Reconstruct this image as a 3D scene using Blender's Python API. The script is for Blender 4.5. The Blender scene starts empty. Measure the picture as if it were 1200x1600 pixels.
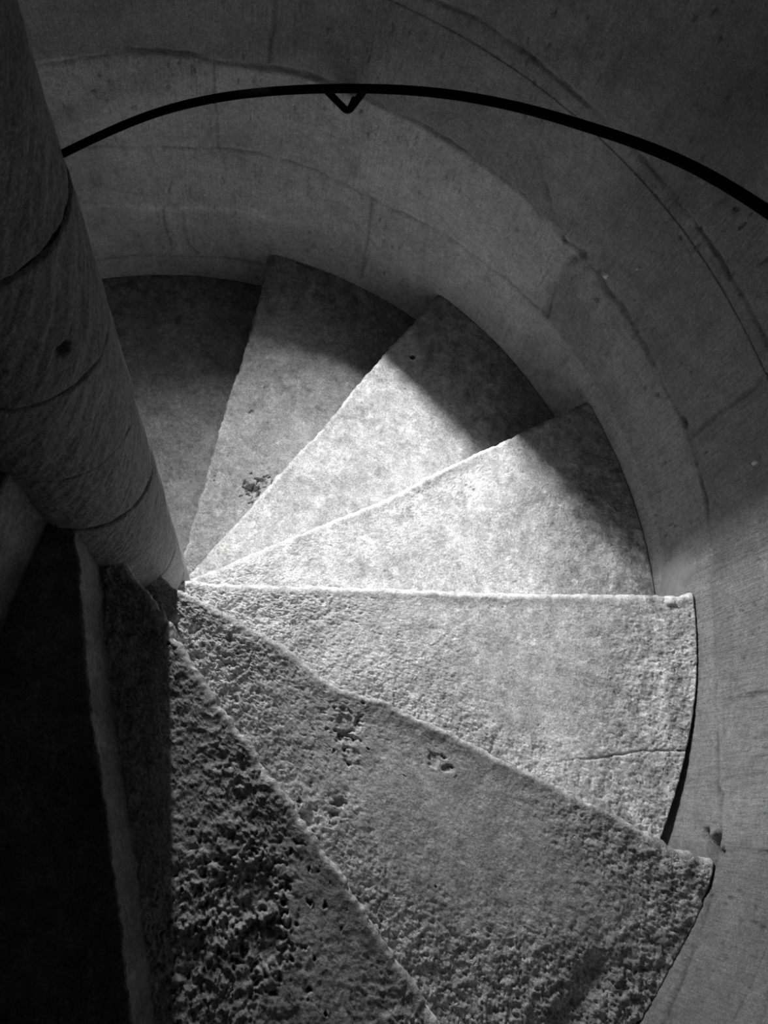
import bpy, bmesh, math
import numpy as np
from mathutils import Matrix, Vector

POWER = 45.0            # watts of daylight through the slit
S = 1.2                 # metres per plan unit (the stair well's inner radius is one unit)
RN = 0.0796             # radius of the newel
H = 0.15588             # rise of one step
RAD = math.radians
scene = bpy.context.scene
COL = scene.collection

# ------------------------------------------------------------------ noise
def _hash(ix, iy, seed):
    n = (ix.astype(np.int64) * 374761393 + iy.astype(np.int64) * 668265263 + seed * 1442695041) & 0xFFFFFFFF
    n = ((n ^ (n >> 13)) * 1274126177) & 0xFFFFFFFF
    n = ((n ^ (n >> 16)) * 2246822519) & 0xFFFFFFFF
    return ((n ^ (n >> 15)) & 0xFFFF) / 65535.0

def noise(x, y, seed=0):
    x0 = np.floor(x); y0 = np.floor(y); fx = x - x0; fy = y - y0
    u = fx * fx * fx * (fx * (fx * 6 - 15) + 10); v = fy * fy * fy * (fy * (fy * 6 - 15) + 10)
    def g(dx, dy):
        a = _hash(x0 + dx, y0 + dy, seed) * 2 * math.pi
        return np.cos(a) * (fx - dx) + np.sin(a) * (fy - dy)
    a = g(0, 0) * (1 - u) + g(1, 0) * u
    b = g(0, 1) * (1 - u) + g(1, 1) * u
    return (a * (1 - v) + b * v) * 1.5

def fbm(x, y, f, octs, seed=0, gain=0.5):
    t = 0; a = 1.0; s = 0
    for k in range(octs):
        t = t + a * noise(x * f + 17.3 * k, y * f - 9.1 * k, seed + k); s += a; a *= gain; f *= 2.03
    return t / s

def sstep(a, b, x):
    t = np.clip((x - a) / (b - a), 0, 1); return t * t * (3 - 2 * t)

def seg_dist(x, y, pts):
    d = np.full(x.shape, 1e9)
    for (ax, ay), (bx, by) in zip(pts[:-1], pts[1:]):
        vx, vy = bx - ax, by - ay; L = vx * vx + vy * vy + 1e-12
        t = np.clip(((x - ax) * vx + (y - ay) * vy) / L, 0, 1)
        d = np.minimum(d, np.hypot(x - ax - t * vx, y - ay - t * vy))
    return d

# ------------------------------------------------------------------ materials
def new_mat(name):
    m = bpy.data.materials.new(name); m.use_nodes = True
    nt = m.node_tree; nt.nodes.clear()
    out = nt.nodes.new('ShaderNodeOutputMaterial'); b = nt.nodes.new('ShaderNodeBsdfPrincipled')
    nt.links.new(b.outputs[0], out.inputs[0])
    return m, nt, b

def N(nt, typ, **kw):
    n = nt.nodes.new(typ)
    for k, v in kw.items(): setattr(n, k, v)
    return n

def grey(v): return (v, v, v, 1)

def stone(name, base, spread, bump=0.6, scale=1.0, stretch=(1, 1, 1), rot=(0, 0, 0), pit=0.5, rough=0.85, tooling=0.0, grain=0.10):
    m, nt, b = new_mat(name); L = nt.links.new
    tc = N(nt, 'ShaderNodeTexCoord')
    def noise_tex(sc, det, mapping=None, r=0.6):
        t = N(nt, 'ShaderNodeTexNoise'); t.inputs['Scale'].default_value = sc * scale
        t.inputs['Detail'].default_value = det; t.inputs['Roughness'].default_value = r
        L(mapping or tc.outputs['Object'], t.inputs['Vector']); return t.outputs['Fac']
    def mr(src, a, b_, c, d):
        t = N(nt, 'ShaderNodeMapRange'); L(src, t.inputs[0])
        for i, v in enumerate((a, b_, c, d)): t.inputs[i + 1].default_value = v
        return t.outputs[0]
    def op(o, a, b_):
        t = N(nt, 'ShaderNodeMath', operation=o)
        for i, v in enumerate((a, b_)):
            if isinstance(v, (int, float)): t.inputs[i].default_value = v
            else: L(v, t.inputs[i])
        return t.outputs[0]
    big = mr(noise_tex(3.5, 4), .3, .7, 1 - spread, 1 + spread)
    mid = mr(noise_tex(22, 6, r=.7), .3, .7, 1 - spread, 1 + spread)
    fine = op('MULTIPLY', mr(noise_tex(300, 2), .3, .7, 1 - grain * .8, 1 + grain * .8), mr(noise_tex(75, 5, r=.75), .3, .7, 1 - grain, 1 + grain))
    val = op('MULTIPLY', op('MULTIPLY', op('MULTIPLY', big, mid), fine), base)
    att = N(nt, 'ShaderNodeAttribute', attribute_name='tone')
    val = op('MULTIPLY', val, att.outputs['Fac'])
    # small dark pits
    vo = N(nt, 'ShaderNodeTexVoronoi'); vo.inputs['Scale'].default_value = 55 * scale; vo.inputs['Randomness'].default_value = 1
    mp = N(nt, 'ShaderNodeMapping'); mp.inputs['Scale'].default_value = stretch; mp.inputs['Rotation'].default_value = rot
    L(tc.outputs['Object'], mp.inputs['Vector']); L(mp.outputs[0], vo.inputs['Vector'])
    pits = op('MULTIPLY', mr(vo.outputs['Distance'], .10, .26, 1, 0), mr(noise_tex(9, 3), .50, .66, 0, 1))
    val = op('MULTIPLY', val, mr(pits, 0, 1, 1, 1 - .55 * pit))
    cmb = N(nt, 'ShaderNodeCombineColor')
    for i in range(3): L(val, cmb.inputs[i])
    L(cmb.outputs[0], b.inputs['Base Color'])
    b.inputs['Roughness'].default_value = rough
    b.inputs['Specular IOR Level'].default_value = 0.25
    co_ = N(nt, 'ShaderNodeAttribute', attribute_name='coarse').outputs['Fac']
    vo2 = N(nt, 'ShaderNodeTexVoronoi'); vo2.inputs['Scale'].default_value = 120 * scale
    ns_ = N(nt, 'ShaderNodeTexNoise'); ns_.inputs['Scale'].default_value = 60
    L(tc.outputs['Object'], ns_.inputs['Vector'])
    mx_ = N(nt, 'ShaderNodeVectorMath', operation='MULTIPLY_ADD'); L(ns_.outputs['Color'], mx_.inputs[0]); mx_.inputs[1].default_value = (.02, .02, .02)
    L(tc.outputs['Object'], mx_.inputs[2]); L(mx_.outputs[0], vo2.inputs['Vector'])
    crumb = op('MULTIPLY', mr(vo2.outputs['Distance'], .05, .4, 1, 0), mr(noise_tex(30, 4), .45, .6, 0, 1))
    h = op('ADD', op('MULTIPLY', noise_tex(40, 8, r=.72), 0.5), op('MULTIPLY', noise_tex(150, 5, r=.7), 0.25))
    h = op('SUBTRACT', h, op('MULTIPLY', pits, pit * .5))
    h = op('SUBTRACT', op('MULTIPLY', h, mr(co_, 0, 2, .7, 1.9)), op('MULTIPLY', crumb, mr(co_, .3, 2, 0, .55)))
    if tooling:
        t2 = N(nt, 'ShaderNodeMapping'); t2.inputs['Scale'].default_value = (1, 1, .10); t2.inputs['Rotation'].default_value = rot
        L(tc.outputs['Object'], t2.inputs['Vector'])
        h = op('ADD', h, op('MULTIPLY', noise_tex(120, 3, t2.outputs[0]), tooling))
    bp = N(nt, 'ShaderNodeBump'); bp.inputs['Strength'].default_value = bump; bp.inputs['Distance'].default_value = 0.006
    L(h, bp.inputs['Height']); L(bp.outputs[0], b.inputs['Normal'])
    return m

M_tread = stone('worn_limestone_tread', .52, .22, bump=1.1, scale=1.0, pit=.7, grain=.34)
M_wall = stone('dressed_limestone_wall', .33, .16, bump=1.0, scale=.9, stretch=(1, 1, .35), pit=.8, tooling=.6, grain=.25)
M_newel = stone('tooled_limestone_newel', .36, .16, bump=.95, grain=.25, scale=.9, stretch=(1, 1, .4), rot=(0.55, .35, 0), pit=.4, tooling=.15)
M_mortar = stone('lime_mortar', .24, .08, bump=.3, pit=.2)
M_chip = stone('white_plaster_chip', .6, .04, bump=.15, pit=0, grain=.03)
M_iron, nt, b = new_mat('black_painted_iron')
b.inputs['Base Color'].default_value = grey(.002); b.inputs['Roughness'].default_value = .9
b.inputs['Specular IOR Level'].default_value = .02
tn = N(nt, 'ShaderNodeTexNoise'); tn.inputs['Scale'].default_value = 90
bb = N(nt, 'ShaderNodeBump'); bb.inputs['Strength'].default_value = .15; bb.inputs['Distance'].default_value = .002
nt.links.new(tn.outputs['Fac'], bb.inputs['Height']); nt.links.new(bb.outputs[0], b.inputs['Normal'])
M_sky, nt, b = new_mat('daylit_window_pane')
b.inputs['Base Color'].default_value = grey(.8)
b.inputs['Emission Color'].default_value = grey(1); b.inputs['Emission Strength'].default_value = 5

# ------------------------------------------------------------------ mesh helpers
def grid_faces(nr, nc, wrap_r=False, wrap_c=False, mask=None):
    R = nr if wrap_r else nr - 1; Cc = nc if wrap_c else nc - 1
    i, j = np.meshgrid(np.arange(R), np.arange(Cc), indexing='ij')
    if mask is not None:
        k = mask[:R, :Cc]; i = i[k]; j = j[k]
    else: i = i.ravel(); j = j.ravel()
    i2 = (i + 1) % nr; j2 = (j + 1) % nc
    return np.stack([i * nc + j, i * nc + j2, i2 * nc + j2, i2 * nc + j], 1)

def make_mesh(name, verts, quads, mat, parent=None, ngons=(), tone=None, rough=None, smooth=True, recalc=False):
    me = bpy.data.meshes.new(name)
    nv = len(verts); nq = len(quads)
    me.vertices.add(nv); me.vertices.foreach_set('co', (np.asarray(verts, dtype=np.float32) * S).ravel())
    nl = nq * 4 + sum(len(g) for g in ngons)
    loops = np.concatenate([np.asarray(quads, dtype=np.int32).ravel()] + [np.asarray(g, dtype=np.int32) for g in ngons]) if ngons else np.asarray(quads, dtype=np.int32).ravel()
    me.loops.add(nl); me.loops.foreach_set('vertex_index', loops)
    starts = list(np.arange(nq) * 4); s = nq * 4
    for g in ngons: starts.append(s); s += len(g)
    me.polygons.add(nq + len(ngons)); me.polygons.foreach_set('loop_start', np.array(starts, dtype=np.int32))
    me.update(calc_edges=True); me.validate()
    if recalc:
        bm = bmesh.new(); bm.from_mesh(me); bmesh.ops.recalc_face_normals(bm, faces=bm.faces); bm.to_mesh(me); bm.free()
    me.polygons.foreach_set('use_smooth', [smooth] * len(me.polygons))
    at = me.attributes.new('tone', 'FLOAT', 'POINT')
    at.data.foreach_set('value', np.ones(len(me.vertices), dtype=np.float32) if tone is None else np.asarray(tone, dtype=np.float32).ravel())
    at = me.attributes.new('coarse', 'FLOAT', 'POINT')
    at.data.foreach_set('value', np.full(len(me.vertices), .5, dtype=np.float32) if rough is None else np.asarray(rough, dtype=np.float32).ravel())
    me.materials.append(mat)
    o = bpy.data.objects.new(name, me); COL.objects.link(o)
    if parent: o.parent = parent
    return o

def tag(o, label=None, cat=None, group=None, kind=None):
    for k, v in (('label', label), ('category', cat), ('group', group), ('kind', kind)):
        if v: o[k] = v
    return o

def tube(name, pts, rad, mat, parent=None, nseg=16, caps=True):
    P = np.array(pts, float); n = len(P)
    T = np.gradient(P, axis=0); T /= np.linalg.norm(T, axis=1)[:, None]
    up = np.array([0, 0, 1.0]); A = np.cross(T, up)
    bad = np.linalg.norm(A, axis=1) < 1e-3; A[bad] = np.cross(T[bad], np.array([1.0, 0, 0]))
    A /= np.linalg.norm(A, axis=1)[:, None]; B = np.cross(T, A)
    a = np.linspace(0, 2 * math.pi, nseg, endpoint=False)
    V = P[:, None] + rad * (A[:, None] * np.cos(a)[None, :, None] + B[:, None] * np.sin(a)[None, :, None])
    q = grid_faces(n, nseg, wrap_c=True)
    ng = [list(range(nseg))[::-1], [(n - 1) * nseg + k for k in range(nseg)]] if caps else []
    return make_mesh(name, V.reshape(-1, 3), q, mat, parent, ngons=ng, recalc=True)

# ------------------------------------------------------------------ nosing lines of the steps, in plan
NOSE = {
 1: [(-0.0007, 0.1411), (-0.0028, 0.2185), (-0.0008, 0.3269), (-0.0014, 0.3747), (-0.0025, 0.466), (-0.0033, 0.5532), (0.0036, 0.6692), (0.0019, 0.8258), (-0.0002, 0.9158), (-0.0064, 0.9969)],
 2: [(0.0486, 0.0923), (0.0735, 0.145), (0.1227, 0.2416), (0.1608, 0.3266), (0.2015, 0.4088), (0.2479, 0.4949), (0.2846, 0.5878), (0.3299, 0.6792), (0.3718, 0.7672), (0.4006, 0.8244), (0.4392, 0.9044)],
 3: [(0.0731, 0.0432), (0.158, 0.1084), (0.2377, 0.1686), (0.3113, 0.2232), (0.4056, 0.2924), (0.4531, 0.3371), (0.5352, 0.4104), (0.6341, 0.4886), (0.7167, 0.5598), (0.7691, 0.6037), (0.7963, 0.6207)],
 4: [(0.0689, -0.0008), (0.0948, 0.0041), (0.2004, 0.022), (0.3073, 0.0436), (0.4165, 0.0656), (0.5284, 0.0858), (0.6423, 0.1087), (0.7584, 0.1344), (0.8772, 0.1608), (0.9499, 0.1752), (0.9908, 0.1959)],
 5: [(0.0759, -0.0387), (0.0954, -0.0462), (0.122, -0.0551), (0.1532, -0.0629), (0.1893, -0.0715), (0.2269, -0.0857), (0.2682, -0.0961), (0.2899, -0.1059), (0.3338, -0.1282), (0.3759, -0.143), (0.3954, -0.1436), (0.4345, -0.1438), (0.476, -0.1568), (0.5371, -0.1695), (0.5799, -0.1794), (0.6784, -0.2058), (0.7751, -0.2287), (0.8434, -0.2462), (0.8906, -0.2632), (0.9579, -0.2693)],
 6: [(0.0437, -0.0603), (0.0768, -0.0897), (0.1121, -0.1163), (0.1368, -0.1448), (0.1715, -0.1748), (0.2135, -0.2149), (0.26, -0.2531), (0.2875, -0.2826), (0.3317, -0.3159), (0.3714, -0.3494), (0.4111, -0.3858), (0.4508, -0.425), (0.4978, -0.4653), (0.5309, -0.4969)],
 7: [(0.0183, -0.0803), (0.0321, -0.1077), (0.0472, -0.149), (0.0648, -0.1936), (0.0916, -0.2573), (0.1254, -0.3296), (0.1727, -0.4314), (0.218, -0.5367)],
}
def nose_az(i, r):
    """azimuth (radians) of the front edge of step i at radius r"""
    if i in NOSE:
        P = np.array(NOSE[i]); pr = np.hypot(P[:, 0], P[:, 1]); pa = np.arctan2(P[:, 1], P[:, 0])
        az = np.interp(r, pr, pa)
    else:
        base = 90.2 - 26.4 * (i - 1) if i < 1 else -67.9 - 26.0 * (i - 7)
        az = RAD(base) - RAD(7) * np.exp(-((r / .2) ** 2)) * (r * 0 + 1)
    jag = .0022 * noise(r * 38 + 3.1 * i, r * 0 + 5.7 * i, 40 + i) + .0014 * noise(r * 110 + 3.1 * i, r * 0 + 5.7 * i, 60 + i)
    rough = {6: 1.8, 5: 1.3, 1: 1.0, 7: .6, 2: .8}.get(i, .7)
    return az + jag * rough / np.maximum(r, .1)

POTS = {   # (x, y, radius, depth) hollows in single treads
 1: [(.1116, .352, .016, .018), (.128, .375, .013, .010), (.095, .362, .010, .006), (.06, .55, .005, .006), (.075, .62, .005, .006)],
 2: [(.4057, .7111, .0065, .03)],
 5: [(.386, -.19, .018, .004), (.395, -.212, .013, .005), (.404, -.232, .012, .003), (.525, -.214, .009, .003), (.545, -.222, .007, .003), (.40, -.30, .007, .010), (.395, -.315, .006, .010), (.36, -.33, .014, .008)],
 6: [(.30, -.42, .04, .006), (.33, -.47, .03, .006), (.25, -.50, .03, .005)],
}
ROUGH = [None]
def tread_height(i, x, y, r, front, wall):
    """front: distance behind the nosing, wall: distance from the outer wall"""
    ox = x + 3.3 * i; oy = y - 2.1 * i
    d = .0030 * fbm(ox, oy, 4, 3, 10 + i)
    # rough amount over the tread
    base = {0: .35, 1: .4, 2: .28, 3: .45, 4: .45, 5: .85, 6: 1.15, 7: .5}.get(i, .5)
    inner = {3: .9, 4: 1.1, 5: 1.1, 6: .5, 2: .3, 1: .7}.get(i, .2)
    var = sstep(-.25, .35, fbm(ox, oy, 3.2, 2, 20 + i))
    near_back = {3: .5, 4: .9, 5: .9, 6: 0}.get(i, .2)
    amp = base * (.35 + .9 * var) + inner * np.exp(-(r / .33) ** 2)
    if i in (4, 5): # broken towards the riser of the next step
        back = seg_dist(x, y, NOSE[i + 1]); amp = amp + near_back * np.exp(-(back / .07) ** 2)
    if i == 5:      # coarse at the outer end near the wall, smooth hollow in the middle
        amp = amp * (1 - .6 * np.exp(-(((x - .56) / .13) ** 2 + ((y + .26) / .06) ** 2))) + 1.2 * sstep(.74, .9, x) + 1.3 * sstep(-.36, -.5, y)
    if i == 6:
        amp = amp * (1 - .45 * np.exp(-(((x - .36) / .10) ** 2 + ((y + .37) / .07) ** 2)))
    if i == 4: amp = amp + .5 * sstep(.75, .95, r)
    ROUGH[0] = amp
    n1 = fbm(ox, oy, 52, 4, 30 + i, .70)
    n2 = fbm(ox + .3, oy, 85, 3, 50 + i, .65)
    d = d + amp * (.0034 * n1 - .0036 * np.maximum(0, n2 - .12) - .002 * np.abs(n2))
    if i == 6: d = d + amp * .003 * (1 - 2.2 * np.abs(fbm(ox, oy, 24, 4, 80 + i, .6)))
    for (px, py, pr, pd) in POTS.get(i, []):
        q = np.hypot(x - px, y - py) / pr * (1 + (.7 * noise(x * 80, y * 80, 5) + .5 * noise(x * 190, y * 190, 6)) * (pd < .025))
        d = d - pd * (1 - sstep(.45, 1.2, q))
    if i == 4:
        c = [(.7599, -.1657), (.79, -.152), (.825, -.144), (.9022, -.1166), (.9819, -.0992)]
        dd = seg_dist(x + .002 * noise(x * 60, y * 60, 3), y + .002 * noise(x * 60, y * 60, 4), c)
        d = d - .003 * np.exp(-(dd / .0014) ** 2) * (.4 + .6 * sstep(.78, .86, x))
    if i == 5:
        dd = seg_dist(x, y, [(.8909, -.2668), (.886, -.281), (.8675, -.295), (.8489, -.3072), (.8359, -.3251)])
        side = sstep(-.004, .004, dd)
        tri = (sstep(.83, .90, x + .4 * (y + .28)))
        d = d + .010 * tri * sstep(0.2, 0, np.abs(y + .33)) - .010 * np.exp(-(seg_dist(x, y, [(.70, -.60), (.76, -.52), (.80, -.45)]) / .02) ** 2)
    if i == 1:
        # a spalled line across the worn inner third
        dd = seg_dist(x, y, [(0, .385), (.03, .395), (.06, .378), (.10, .372), (.14, .345)])
        q = sstep(.40, .36, y + .1 * x); d = d - .006 * q * np.exp(-(front / .2) ** 2)
    # worn, slightly dished tread
    d = d - .006 * np.exp(-(((r - .55) / .22) ** 2)) * np.exp(-(front / .09) ** 2)
    return d

def tread_tone(i, x, y, r, wall, front):
    ox = x + 3.3 * i; oy = y - 2.1 * i
    t = 1 + .28 * fbm(ox, oy, 8, 5, 110 + i, .62)
    # blotchy unworn grime beside the wall, with the shade there painted in
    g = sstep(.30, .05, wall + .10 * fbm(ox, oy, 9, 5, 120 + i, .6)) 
    t = t * (1 - GRIME_SHADE.get(i, .3) * g) * (1 + g * 1.1 * np.clip(fbm(ox, oy, 34, 5, 125 + i, .7), -.5, .8))
    t = t * (1 - .22 * sstep(.05, .4, fbm(ox, oy, 30, 4, 130 + i, .65)))
    t = t * (1 + .25 * sstep(.009, .004, np.abs(front)) * sstep(-.25, .25, fbm(ox, oy, 18, 3, 150 + i)))  # worn front edge lightened, painting in the light its rounding catches
    t = t * (1 + .30 * sstep(.22, .5, fbm(ox, oy, 42, 3, 140 + i, .6)))
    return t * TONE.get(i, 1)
GRIME_SHADE = {0: .45, 1: .5, 2: .55, 3: .5, 4: .05, 5: .25, 6: .2}
TONE = {5: .95, 6: .9, 4: 1.15, 3: 1.1, 2: .9, 1: .72, 0: .6, 7: .40, 8: .45}  # per-step tone, paints in how much light each tread gets

def step(i, label):
    dense = 0 <= i <= 7
    nr_ = 520 if dense else 90
    nt_ = 300 if dense else 50
    rr = {7: .005, 8: .005, 3: .013, 4: .014, 2: .012, 5: .011, 6: .010}.get(i, .010)
    rout = .9955 if i == 4 else .9985
    u = np.linspace(0, 1, nr_); r = .055 + (rout - .055) * (u * .75 + .25 * u * u)
    if i == 4: pass
    a0 = nose_az(i, r); a1 = nose_az(i + 1, r)
    rows = []      # (az, z, front distance, is_top)
    zb = -H - .006
    R = r
    if i == 4:     # the open crack between this tread and the wall widens towards the next step
        pass
    def add(az, z, top): rows.append((az, z, top))
    nris = 26 if dense else 8
    ca, inset = a0, rr / np.maximum(r, .08)
    for k in range(nris):
        add(a0, zb + (-rr - zb) * k / nris + 0 * r, 0)
    for k in range(9):
        th = math.pi / 2 * k / 8
        add(a0 - inset * (1 - math.cos(th)), -rr + rr * math.sin(th) + 0 * r, k / 8)
    aS = a0 - inset; aE = a1 - .009 / np.maximum(r, .08)
    for k in range(1, nt_ + 1):
        add(aS + (aE - aS) * k / nt_, 0 * r, 1)
    add(aE, -H * .5 + 0 * r, 0); add(aE, zb + 0 * r, 0)
    AZ = np.array([q[0] for q in rows]); Z = np.array([q[1] for q in rows]); TOP = np.array([q[2] for q in rows])[:, None]
    Rg = np.repeat(R[None], len(rows), 0)
    if i == 4:     # outer edge pulls back from the wall
        w = sstep(RAD(4), RAD(-16), AZ) * .014
        Rg = Rg - w * sstep(.9, 1.0, Rg)
    X = Rg * np.cos(AZ); Y = Rg * np.sin(AZ)
    front = (a0[None] - AZ) * Rg; wall = 1 - Rg
    hgt = tread_height(i, X, Y, Rg, np.maximum(front, 0), wall)
    Z2 = Z + hgt * TOP * (.45 + .55 * sstep(0, .03, front))
    # riser texture: push along azimuth
    isr = np.zeros((len(rows), 1)); isr[:nris + 5] = 1
    rn = .0020 * fbm(Rg + 2 * i, Z, 22, 5, 200 + i, .6) + .003 * fbm(Rg + i, Z * .6, 70, 3, 210 + i)
    AZ2 = AZ + isr * rn / np.maximum(Rg, .12)
    X = Rg * np.cos(AZ2); Y = Rg * np.sin(AZ2)
    V = np.stack([X, Y, Z2 + i * H], -1)
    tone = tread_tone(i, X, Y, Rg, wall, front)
    n0, n1 = len(rows), len(R)
    q = grid_faces(n0, n1, wrap_r=True)
    caps = [[k * n1 for k in range(n0)], [k * n1 + n1 - 1 for k in range(n0)][::-1]]
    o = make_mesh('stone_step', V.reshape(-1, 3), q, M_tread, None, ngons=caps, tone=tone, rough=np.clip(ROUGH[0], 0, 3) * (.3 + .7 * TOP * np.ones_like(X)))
    me = o.data
    # origin at the base of the step, under its middle
    am = float(a0[-1] + a1[-1]) / 2
    c = Vector((.55 * math.cos(am) * S, .55 * math.sin(am) * S, ((i - 1) * H - .006) * S))
    me.transform(Matrix.Translation(-c)); o.location = c
    tag(o, label, 'step', 'winding stone steps')
    return o

LAB = {
 -2: 'stone step hidden low behind the round newel, lowest of the winding flight',
 -1: 'stone step hidden behind the round newel, just below the lowest dark tread in view',
 0: 'lowest stone step in view, dark broad tread at upper left beside the round newel',
 1: 'stone step with a pothole near its inner end, narrow wedge tapering down beside the newel',
 2: 'smooth worn stone step with a small round drilled hole, its outer half dark',
 3: 'brightest pale stone step in the middle of the flight, dark only at its outer corner',
 4: 'broad pale stone step with a straight level front edge and a thin crack',
 5: 'grey pitted stone step with wavy front edge and broken corner by the wall hole',
 6: 'very rough stone step at the bottom, cut by the straight newel shadow',
 7: 'unlit black stone step left of the rough one, showing only its thin grey riser',
 8: 'highest stone step in view, a grey riser at the far left edge under the newel',
}
steps = {i: step(i, LAB[i]) for i in range(-1, 9)}

# ------------------------------------------------------------------ newel: one column of stacked drums
newel = bpy.data.objects.new('newel_column', None); COL.objects.link(newel)
newel.location = (0, 0, -1.6 * H * S)
tag(newel, 'round tooled stone newel column rising at the left at the centre of the stairs', 'column')
def drum(k):
    z0, z1 = k * H, (k + 1) * H
    nz, na = (130, 420) if 2 <= k <= 12 else (24, 64)
    z = np.linspace(z0, z1, nz); a = np.linspace(RAD(100), RAD(460), na, endpoint=False)
    A, Z = np.meshgrid(a, z)
    jr = .0012 * math.sin(k * 2.4)
    e = np.minimum(Z - z0, z1 - Z)
    x = np.cos(A); y = np.sin(A)
    n = .0016 * fbm(A * 2 + 7 * k, Z * 8, 2.0, 3, 300 + k) + .0026 * fbm((A * .08 * .87 - Z * .5) * 8, (A * .08 * .5 + Z * .87) * 1.6, 10, 3, 310 + k, .65)
    hole = 0
    if k == 9: hole = .012 * np.exp(-((((A - 2 * math.pi + RAD(28.7)) * RN) ** 2 + (Z - 1.457) ** 2) / .0065 ** 2) ** 1.5)
    r = RN + jr * .7 + .6 * n - .0022 * np.exp(-(e / .0024) ** 2) * (1 + .8 * noise(A * 3, Z * 0 + k, 19)) * (1 + .5 * noise(A * 6, Z * 0 + k, 9)) - hole
    V = np.stack([r * np.cos(A), r * np.sin(A), Z], -1)
    o = make_mesh('drum', V.reshape(-1, 3), grid_faces(nz, na, wrap_c=True), M_newel, newel,
                  ngons=[list(range(na))[::-1], [(nz - 1) * na + j for j in range(na)]],
                  tone=np.full(nz * na, 1 + .06 * math.sin(k * 1.9)))
    o.data.transform(Matrix.Translation(-newel.location))
for k in range(-2, 16): drum(k)

# ------------------------------------------------------------------ curved outer wall with its slit window
W_A0, W_A1 = RAD(95.6), RAD(110.0)
W_Z0, W_Z1 = .97, 1.42
SL_D = .135; SL_AZ = RAD(102.9); SL_W = .006
JH = [  # horizontal bed joints: (points az,z), width, depth, ridge
 ([(125, .29), (112.9, .289), (108.3, .277), (104.1, .279), (98.6, .293), (92.4, .298), (89.6, .297)], .010, -.0022, 1),
 ([(125, .085), (108.7, .085), (102, .084), (97.2, .099), (92, .10), (80, .105)], .006, .0022, 0),
 ([(125, .485), (106, .481), (101.3, .485), (97.2, .498), (92.4, .505), (88.2, .507), (84, .503), (78.6, .491), (73.1, .49), (65.5, .507), (59.4, .509), (52.9, .518), (49.6, .529)], .0045, .0030, 0),
 ([(125, .70), (113.8, .705), (110, .718), (106.1, .73), (102.3, .738), (99.5, .736), (96.7, .731), (92.4, .739), (86.6, .753), (80.5, .757)], .006, .0055, 0),
 ([(80.5, .752), (77.3, .746), (72.1, .75), (67.4, .747), (63.5, .749), (58.9, .747), (54.8, .741), (52.1, .734), (49.2, .742)], .0035, .0040, 0),
 ([(49.2, .742), (46.9, .74), (44.7, .726), (41.3, .732), (37.8, .725), (34.9, .723), (31.5, .717), (27.8, .724)], .007, .0065, 0),
 ([(27.8, .724), (23.5, .718), (19.4, .711), (14.2, .695)], .005, .0045, 0),
 ([(13.6, .691), (9.1, .676), (5.2, .674), (-1.2, .685), (-7.4, .716), (-13.2, .763)], .006, .0030, 0),
 ([(-13.2, .763), (-20, .80), (-34, .84)], .007, .0035, 0),
 ([(95, 1.0), (74.2, 1.005), (70.1, 1.014), (65.7, 1.011), (61.9, 1.006), (45, 1.0), (20, 1.0), (-10, 1.02), (-40, 1.0)], .004, .0035, 0),
]
JV = [
 ([(104.1, .279), (104.2, .193), (103.6, .101)], .011, -.0020, 1),
 ([(105.3, .27), (105.4, .19), (104.9, .11)], .003, .0025, 0),
 ([(102.8, .27), (102.9, .19), (102.3, .13), (101.2, .105)], .0035, .0032, 0),
 ([(103.6, .382), (104.1, .33)], .0025, .003, 0),
 ([(97.3, .72), (97.3, .629), (97.2, .502)], .004, .003, 0),
 ([(50, .716), (50.6, .682), (50.4, .608), (49.2, .525)], .0060, .0060, 0),
 ([(60.6, .865), (58.9, .841), (57, .805), (54.5, .756), (52.1, .734)], .006, .0040, 0),
 ([(90.4, .95), (90.4, .896), (91.1, .753)], .004, .003, 0),
 ([(26, .736), (26.1, .827), (25.8, .885), (25.8, 1.0)], .004, .003, 0),
 ([(-1.9, .691), (-1.1, .768), (-1.1, .84), (-1, 1.0)], .004, .0025, 0),
 ([(-14.9, .766), (-14.6, .842), (-14.7, .907), (-15, 1.0)], .004, .0025, 0),
 ([(76.8, .485), (76.2, .322), (76, .2)], .004, .0025, 0),
]
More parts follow.
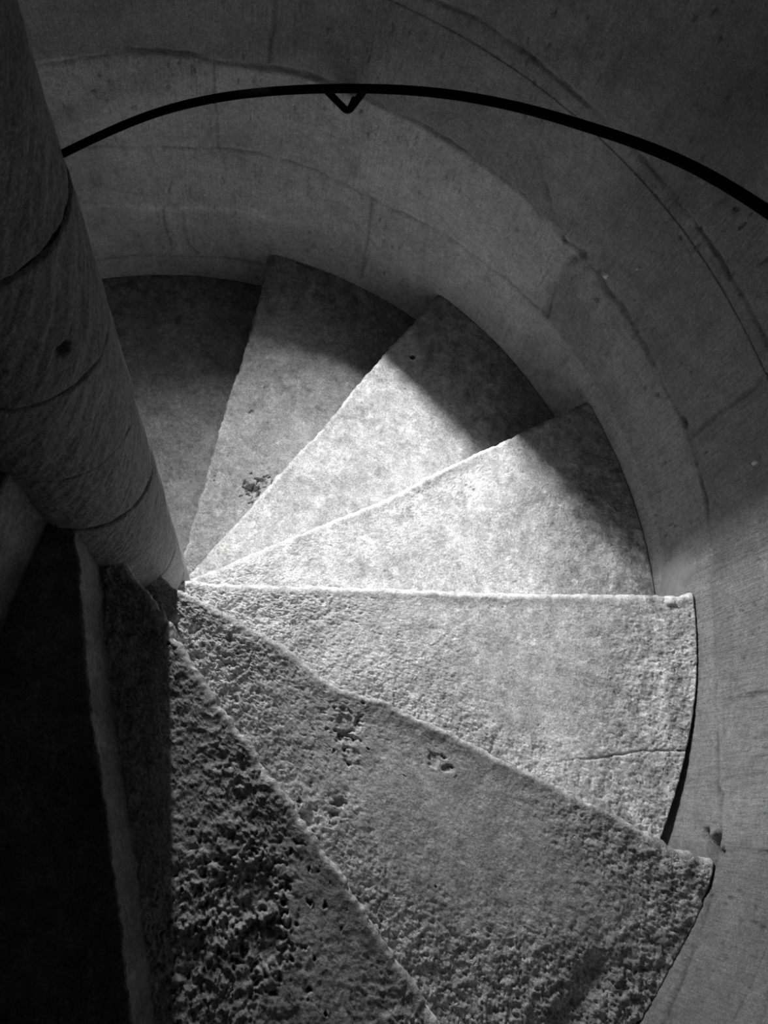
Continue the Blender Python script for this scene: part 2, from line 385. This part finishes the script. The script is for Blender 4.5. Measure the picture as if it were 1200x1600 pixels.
def wall_field(A, Z):
    """inward/outward relief (positive = recessed) and tone"""
    ad = np.degrees(A); u = A
    wob = .0035 * noise(u * 22, Z * 22, 401) + .0018 * noise(u * 70, Z * 70, 402)
    d = .0022 * fbm(u, Z, 3.0, 3, 410) + .0009 * fbm(u, Z, 22, 4, 420)
    rough = np.exp(-(seg_dist(u, Z, [(RAD(a), z) for a, z in JH[5][0]]) / .03) ** 2) + .7 * np.exp(-(seg_dist(u, Z, [(RAD(a), z) for a, z in JV[6][0]]) / .02) ** 2) \
        + .8 * np.exp(-(seg_dist(u, Z, [(RAD(a), z) for a, z in JH[3][0][:8]]) / .018) ** 2) * (A > 0)
    d = d + rough * (.0030 * fbm(u, Z, 35, 4, 430, .6) + .0015)
    t = np.ones_like(A)
    for pts, w, dep, ridge in JH + JV:
        P = [(RAD(a), z) for a, z in pts]
        dd = seg_dist(u + wob * .8, Z + wob, P)
        brk = .45 + .55 * sstep(-.25, .25, fbm(u, Z, 10, 3, 440))
        f = np.exp(-(dd / w) ** 2)
        d = d + dep * 1.25 * f * brk
        t = t * (1 + (.28 if ridge else -.38) * f * brk)
    # pock marks
    pn = fbm(u * 1.6, Z * .8, 48, 3, 450, .55)
    clus = sstep(-.05, .35, fbm(u, Z, 5, 2, 460))
    pk = sstep(.36, .52, pn) * (.25 + .75 * clus)
    d = d + .004 * pk; t = t * (1 - .4 * pk)
    # the socket beside the broken step corner
    for (a, z, r_, dp) in ((-14.4, .758, .018, .05), (-13.4, .728, .010, .03), (-14.9, .790, .006, .02)):
        q = np.hypot((ad - a) * math.pi / 180, Z - z) / r_ * (1 + .25 * noise(u * 60, Z * 60, 7))
        d = d + dp * (1 - sstep(.6, 1.1, q))
    # each block has a tone of its own
    course = np.digitize(Z, [.09, .29, .50, .735, 1.0, 1.2, 1.4, 1.6])
    blk = np.floor((ad + 400 + course * 11.3) / 27.0)
    bt = _hash(blk, course * 1.0, 99)
    t = t * (.90 + .16 * bt)
    d = d + .0022 * (bt - .5)
    t = t * (1 - .28 * sstep(14, 12.5, ad) - .16 * sstep(-14, -15.5, ad)) * (1 + .22 * sstep(48, 52, ad))  # light falloff painted in: right wall darkened, left wall lightened
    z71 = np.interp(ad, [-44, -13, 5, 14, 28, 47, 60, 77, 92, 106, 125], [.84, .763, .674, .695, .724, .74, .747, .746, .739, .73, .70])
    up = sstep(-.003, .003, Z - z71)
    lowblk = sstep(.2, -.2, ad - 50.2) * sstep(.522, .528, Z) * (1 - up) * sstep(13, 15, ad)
    t = t * (1 - .22 * lowblk) * (1 - .42 * up * sstep(-20, 30, ad))  # darker low block; upper courses darker stone, deepened with painted shade
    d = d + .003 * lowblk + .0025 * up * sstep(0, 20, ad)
    # blotches and runs
    t = t * (1 + .16 * fbm(u * 1.5, Z, 9, 4, 470, .6)) * (1 - .18 * sstep(.1, .5, fbm(u * 2.2, Z * .7, 14, 4, 480, .6)))
    # lime run low beside step four
    return d, t
dense_a = np.arange(-44, 120, .19); coarse_a = np.arange(120, 316, 1.5)
aw = np.unique(np.concatenate([dense_a, coarse_a, [math.degrees(W_A0), math.degrees(W_A1)]]))
aw = np.radians(aw); aw = np.sort(aw)
zw = np.unique(np.concatenate([np.arange(-.62, -.2, .05), np.arange(-.2, 1.3, .0036), np.arange(1.3, 2.35, .03), [W_Z0, W_Z1]]))
A, Z = np.meshgrid(aw, zw)
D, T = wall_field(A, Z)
damp = np.minimum(1, np.maximum(np.maximum(W_A0 - A, A - W_A1), np.maximum(W_Z0 - Z, Z - W_Z1)).clip(0, None) / .02 + 1e-9)
inwin = (A >= W_A0 - 1e-6) & (A <= W_A1 + 1e-6) & (Z >= W_Z0 - 1e-6) & (Z <= W_Z1 + 1e-6)
D = np.where(inwin, 0, D * damp)
Rw = 1 + D
V = np.stack([Rw * np.cos(A), Rw * np.sin(A), Z], -1)
am = (A[:-1, :-1] + A[:-1, 1:]) / 2 if False else None
nz, na = A.shape
ac = (A[:, :] + np.roll(A, -1, 1)) / 2; zc = Z.copy(); zc[:-1] = (Z[:-1] + Z[1:]) / 2
mask = ~((ac > W_A0) & (ac < W_A1) & (zc > W_Z0) & (zc < W_Z1))
q = grid_faces(nz, na, wrap_c=True, mask=mask)
# outer skin and the two rings that close the wall into a solid
nv = nz * na
RO = 1.22
outer = np.stack([RO * np.cos(aw), RO * np.sin(aw), np.full(na, zw[0])], -1)
outer2 = outer.copy(); outer2[:, 2] = zw[-1]
j = np.arange(na); j2 = (j + 1) % na
top0 = (nz - 1) * na
q2 = np.concatenate([
    np.stack([nv + j, nv + na + j, nv + na + j2, nv + j2], 1),
    np.stack([j, nv + j, nv + j2, j2], 1),
    np.stack([top0 + j2, nv + na + j2, nv + na + j, top0 + j], 1)])
# splayed reveal of the window, built into the wall
ia = [int(np.argmin(abs(aw - W_A0))), int(np.argmin(abs(aw - W_A1)))]
iz = [int(np.argmin(abs(zw - W_Z0))), int(np.argmin(abs(zw - W_Z1)))]
c = np.array([math.cos(SL_AZ), math.sin(SL_AZ)]); tdir = np.array([-c[1], c[0]])
def rp(side, z, depth=SL_D): p_ = c * (1 + depth) + tdir * SL_W * side; return [p_[0], p_[1], z]
SZ0, SZ1 = 1.00, 1.38
extra = np.array([rp(-1, SZ0), rp(1, SZ0), rp(1, SZ1), rp(-1, SZ1), rp(-1, SZ0, SL_D + .03), rp(1, SZ0, SL_D + .03), rp(1, SZ1, SL_D + .03), rp(-1, SZ1, SL_D + .03)])
e0 = nv + 2 * na
loop_b = [iz[0] * na + k for k in range(ia[0], ia[1] + 1)]
loop_t = [iz[1] * na + k for k in range(ia[0], ia[1] + 1)]
loop_l = [k * na + ia[0] for k in range(iz[0], iz[1] + 1)]
loop_r = [k * na + ia[1] for k in range(iz[0], iz[1] + 1)]
ng = [loop_b + [e0 + 1, e0], loop_t[::-1] + [e0 + 3, e0 + 2], loop_l[::-1] + [e0, e0 + 3], loop_r + [e0 + 2, e0 + 1],
      [e0, e0 + 1, e0 + 5, e0 + 4], [e0 + 1, e0 + 2, e0 + 6, e0 + 5], [e0 + 2, e0 + 3, e0 + 7, e0 + 6], [e0 + 3, e0, e0 + 4, e0 + 7]]
VV = np.concatenate([V.reshape(-1, 3), outer, outer2, extra])
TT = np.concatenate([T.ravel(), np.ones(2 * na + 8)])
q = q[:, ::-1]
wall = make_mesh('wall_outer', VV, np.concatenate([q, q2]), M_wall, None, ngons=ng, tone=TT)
tag(wall, kind='structure')
# the lit pane closing the slit
pane = make_mesh('window_1', np.array([rp(-1, SZ0, SL_D + .03), rp(1, SZ0, SL_D + .03), rp(1, SZ1, SL_D + .03), rp(-1, SZ1, SL_D + .03),
                                       rp(-1, SZ0, SL_D + .036), rp(1, SZ0, SL_D + .036), rp(1, SZ1, SL_D + .036), rp(-1, SZ1, SL_D + .036)]),
                 [[0, 1, 2, 3], [7, 6, 5, 4], [0, 4, 5, 1], [1, 5, 6, 2], [2, 6, 7, 3], [3, 7, 4, 0]], M_sky, smooth=False, recalc=True)
tag(pane, kind='structure')

# daylight entering through the slit: it comes down from the sky, so each short length of the slit shines inward and downward
NL = 6; TILT = RAD(42); TURN = RAD(40)
for k in range(NL):
    L = bpy.data.lights.new('slit_daylight', 'AREA'); L.shape = 'RECTANGLE'
    L.size = SL_W * 2 * S; L.size_y = (SZ1 - SZ0) / NL * .95 * S
    L.energy = POWER / NL * (1.45, 1.3, 1.1, .9, .7, .55)[k]; L.spread = RAD(116)
    lo = bpy.data.objects.new('slit_daylight', L); COL.objects.link(lo)
    p_ = rp(0, SZ0 + (SZ1 - SZ0) * (k + .5) / NL, SL_D + .0)
    lo.location = [v * S for v in p_]
    d_ = Vector((math.cos(SL_AZ + math.pi + TURN) * math.cos(TILT), math.sin(SL_AZ + math.pi + TURN) * math.cos(TILT), -math.sin(TILT)))
    lo.rotation_euler = d_.to_track_quat('-Z', 'Y').to_euler()

# ------------------------------------------------------------------ mortar and chips that sit on the wall and steps
def blob(name, az, z, w, h, t, mat, parent, seed, rwall=1.0, poly=None):
    """an irregular lens of mortar on the curved wall"""
    n = 28; ring = np.linspace(0, 2 * math.pi, n, endpoint=False); rs = np.linspace(0, 1, 7)
    verts = []
    for k, s in enumerate(rs):
        for a in ring:
            m_ = 1 + .25 * float(noise(np.array([math.cos(a) * 1.7 + seed]), np.array([math.sin(a) * 1.7]), seed)[0]) * 1.6
            da = w * s * m_ * math.cos(a); dz = h * s * m_ * math.sin(a)
            rr_ = rwall + .002 - (t + .002) * (1 - s * s)
            aa = RAD(az) + da
            verts.append([rr_ * math.cos(aa), rr_ * math.sin(aa), z + dz])
    q_ = grid_faces(len(rs), n, wrap_c=True)
    return make_mesh(name, np.array(verts), q_, mat, parent, recalc=True)
for sd, (a, z, w, h) in enumerate([(99.4, .337, .006, .004), (45.7, .753, .006, .008), (43.2, .833, .0035, .0035), (19.7, .875, .004, .009)]):
    blob('plaster_chip', a, z, w, h, .003, M_chip, wall, 20 + sd)

blob('mortar_patch', 13.2, .565, .036, .075, .006, M_mortar, wall, 31)
def fleck(parent, x, y, z, sz, seed):
    n = 14; a = np.linspace(0, 2 * math.pi, n, endpoint=False)
    rad_ = sz * (1 + .45 * noise(np.cos(a) * 1.3 + seed, np.sin(a) * 1.3, seed))
    lo_ = np.stack([x + 1.7 * rad_ * np.cos(a), y + .75 * rad_ * np.sin(a), np.full(n, z - .004)], 1)
    hi_ = np.stack([x + 1.5 * rad_ * np.cos(a), y + .62 * rad_ * np.sin(a), np.full(n, z + .0022)], 1)
    o = make_mesh('plaster_fleck', np.concatenate([lo_, hi_]), grid_faces(2, n, wrap_c=True), M_chip, parent,
                  ngons=[list(range(n))[::-1], [n + k for k in range(n)]], recalc=True)
    o.data.transform(Matrix.Translation(-parent.location)); o['label'] = 'white fleck of plaster'
fleck(steps[4], .9352, .1555, 4 * H, .0085, 3)

# ------------------------------------------------------------------ iron handrail
rail = bpy.data.objects.new('handrail', None); COL.objects.link(rail)
tag(rail, 'thin black iron handrail curving round the wall on a V shaped bracket', 'handrail')
RR = .93
RZ = [(150, .33), (130, .445), (114.35, .559), (107.3, .626), (99.3, .6925), (91.5, .747), (81.7, .818), (72.9, .890), (65.7, .948), (58.6, 1.003), (51.6, 1.058), (45, 1.118), (30, 1.225), (10, 1.37), (-15, 1.55)]
ra = np.array([q_[0] for q_ in RZ][::-1], float); rz = np.array([q_[1] for q_ in RZ][::-1])
aa = np.linspace(-15, 150, 220)
zz = np.interp(aa, ra, rz)
ker = np.ones(15) / 15; zz = np.convolve(np.pad(zz, 7, mode='reflect', reflect_type='odd'), ker, 'valid')
pts = [(RR * math.cos(RAD(a)), RR * math.sin(RAD(a)), z) for a, z in zip(aa, zz)]
rail.location = (pts[0][0] * S, pts[0][1] * S, pts[0][2] * S)
def put(o, root): o.data.transform(Matrix.Translation(-root.location)); return o
put(tube('rail', pts, .0082, M_iron, rail, 18), rail)
BR = [((.141, None), None)]
def bracket(azc, off=2.35, drop=.096, parent=rail):
    zc = float(np.interp(azc, aa, zz))
    def P(a, r_, z): return np.array([r_ * math.cos(RAD(a)), r_ * math.sin(RAD(a)), z])
    zl = float(np.interp(azc + off, aa, zz)); zr = float(np.interp(azc - off, aa, zz))
    L_ = P(azc + off, RR, zl); R_ = P(azc - off, RR, zr); Cn = P(azc, .972, zc - drop)
    ptsb = []
    A_ = L_; B_ = Cn
    for t_ in np.linspace(0, .8, 9): ptsb.append(A_ + (Cn - A_) * t_)
    for t_ in np.linspace(.15, .85, 6):
        p0 = A_ + (Cn - A_) * .8; p2 = R_ + (Cn - R_) * .8
        ptsb.append((1 - t_) ** 2 * p0 + 2 * t_ * (1 - t_) * Cn + t_ ** 2 * p2)
    for t_ in np.linspace(.8, 0, 9): ptsb.append(R_ + (Cn - R_) * t_)
    b_ = put(tube('bracket', ptsb, .0067, M_iron, parent, 14), parent)
    low = ptsb[len(ptsb) // 2]
    stub = put(tube('wall_pin', [low, low * np.array([1.012, 1.012, 1]), P(azc, 1.015, low[2] - .002)], .0045, M_iron, b_, 12), parent)
bracket(81.0)

# ------------------------------------------------------------------ camera
Mx = np.array([[0.9710290999289102, -0.22806664466166732, -0.07133086768026399], [0.19067366394118798, 0.9194099882799806, -0.3439895744499372], [0.14403486026130433, 0.3204229689703514, 0.9362601561455726]])
cam = bpy.data.cameras.new('camera'); co = bpy.data.objects.new('camera', cam); COL.objects.link(co)
m4 = Matrix.Identity(4)
for a in range(3):
    for b_ in range(3): m4[a][b_] = float(Mx[a, b_])
m4.translation = Vector((0.2825507 * S, -0.3170718 * S, 2.032795 * S))
co.matrix_world = m4
cam.sensor_fit = 'VERTICAL'; cam.sensor_height = 36.0; cam.lens = 1311.409 / 1600 * 36
cam.clip_start = .02
scene.camera = co

# ------------------------------------------------------------------ world and view
w = bpy.data.worlds.new('world'); scene.world = w; w.use_nodes = True
w.node_tree.nodes['Background'].inputs[0].default_value = grey(.5)
w.node_tree.nodes['Background'].inputs[1].default_value = 0.0
vs = scene.view_settings
vs.view_transform = 'Standard'; vs.look = 'None'; vs.gamma = 1; vs.use_curve_mapping = False
vs.exposure = 0.0
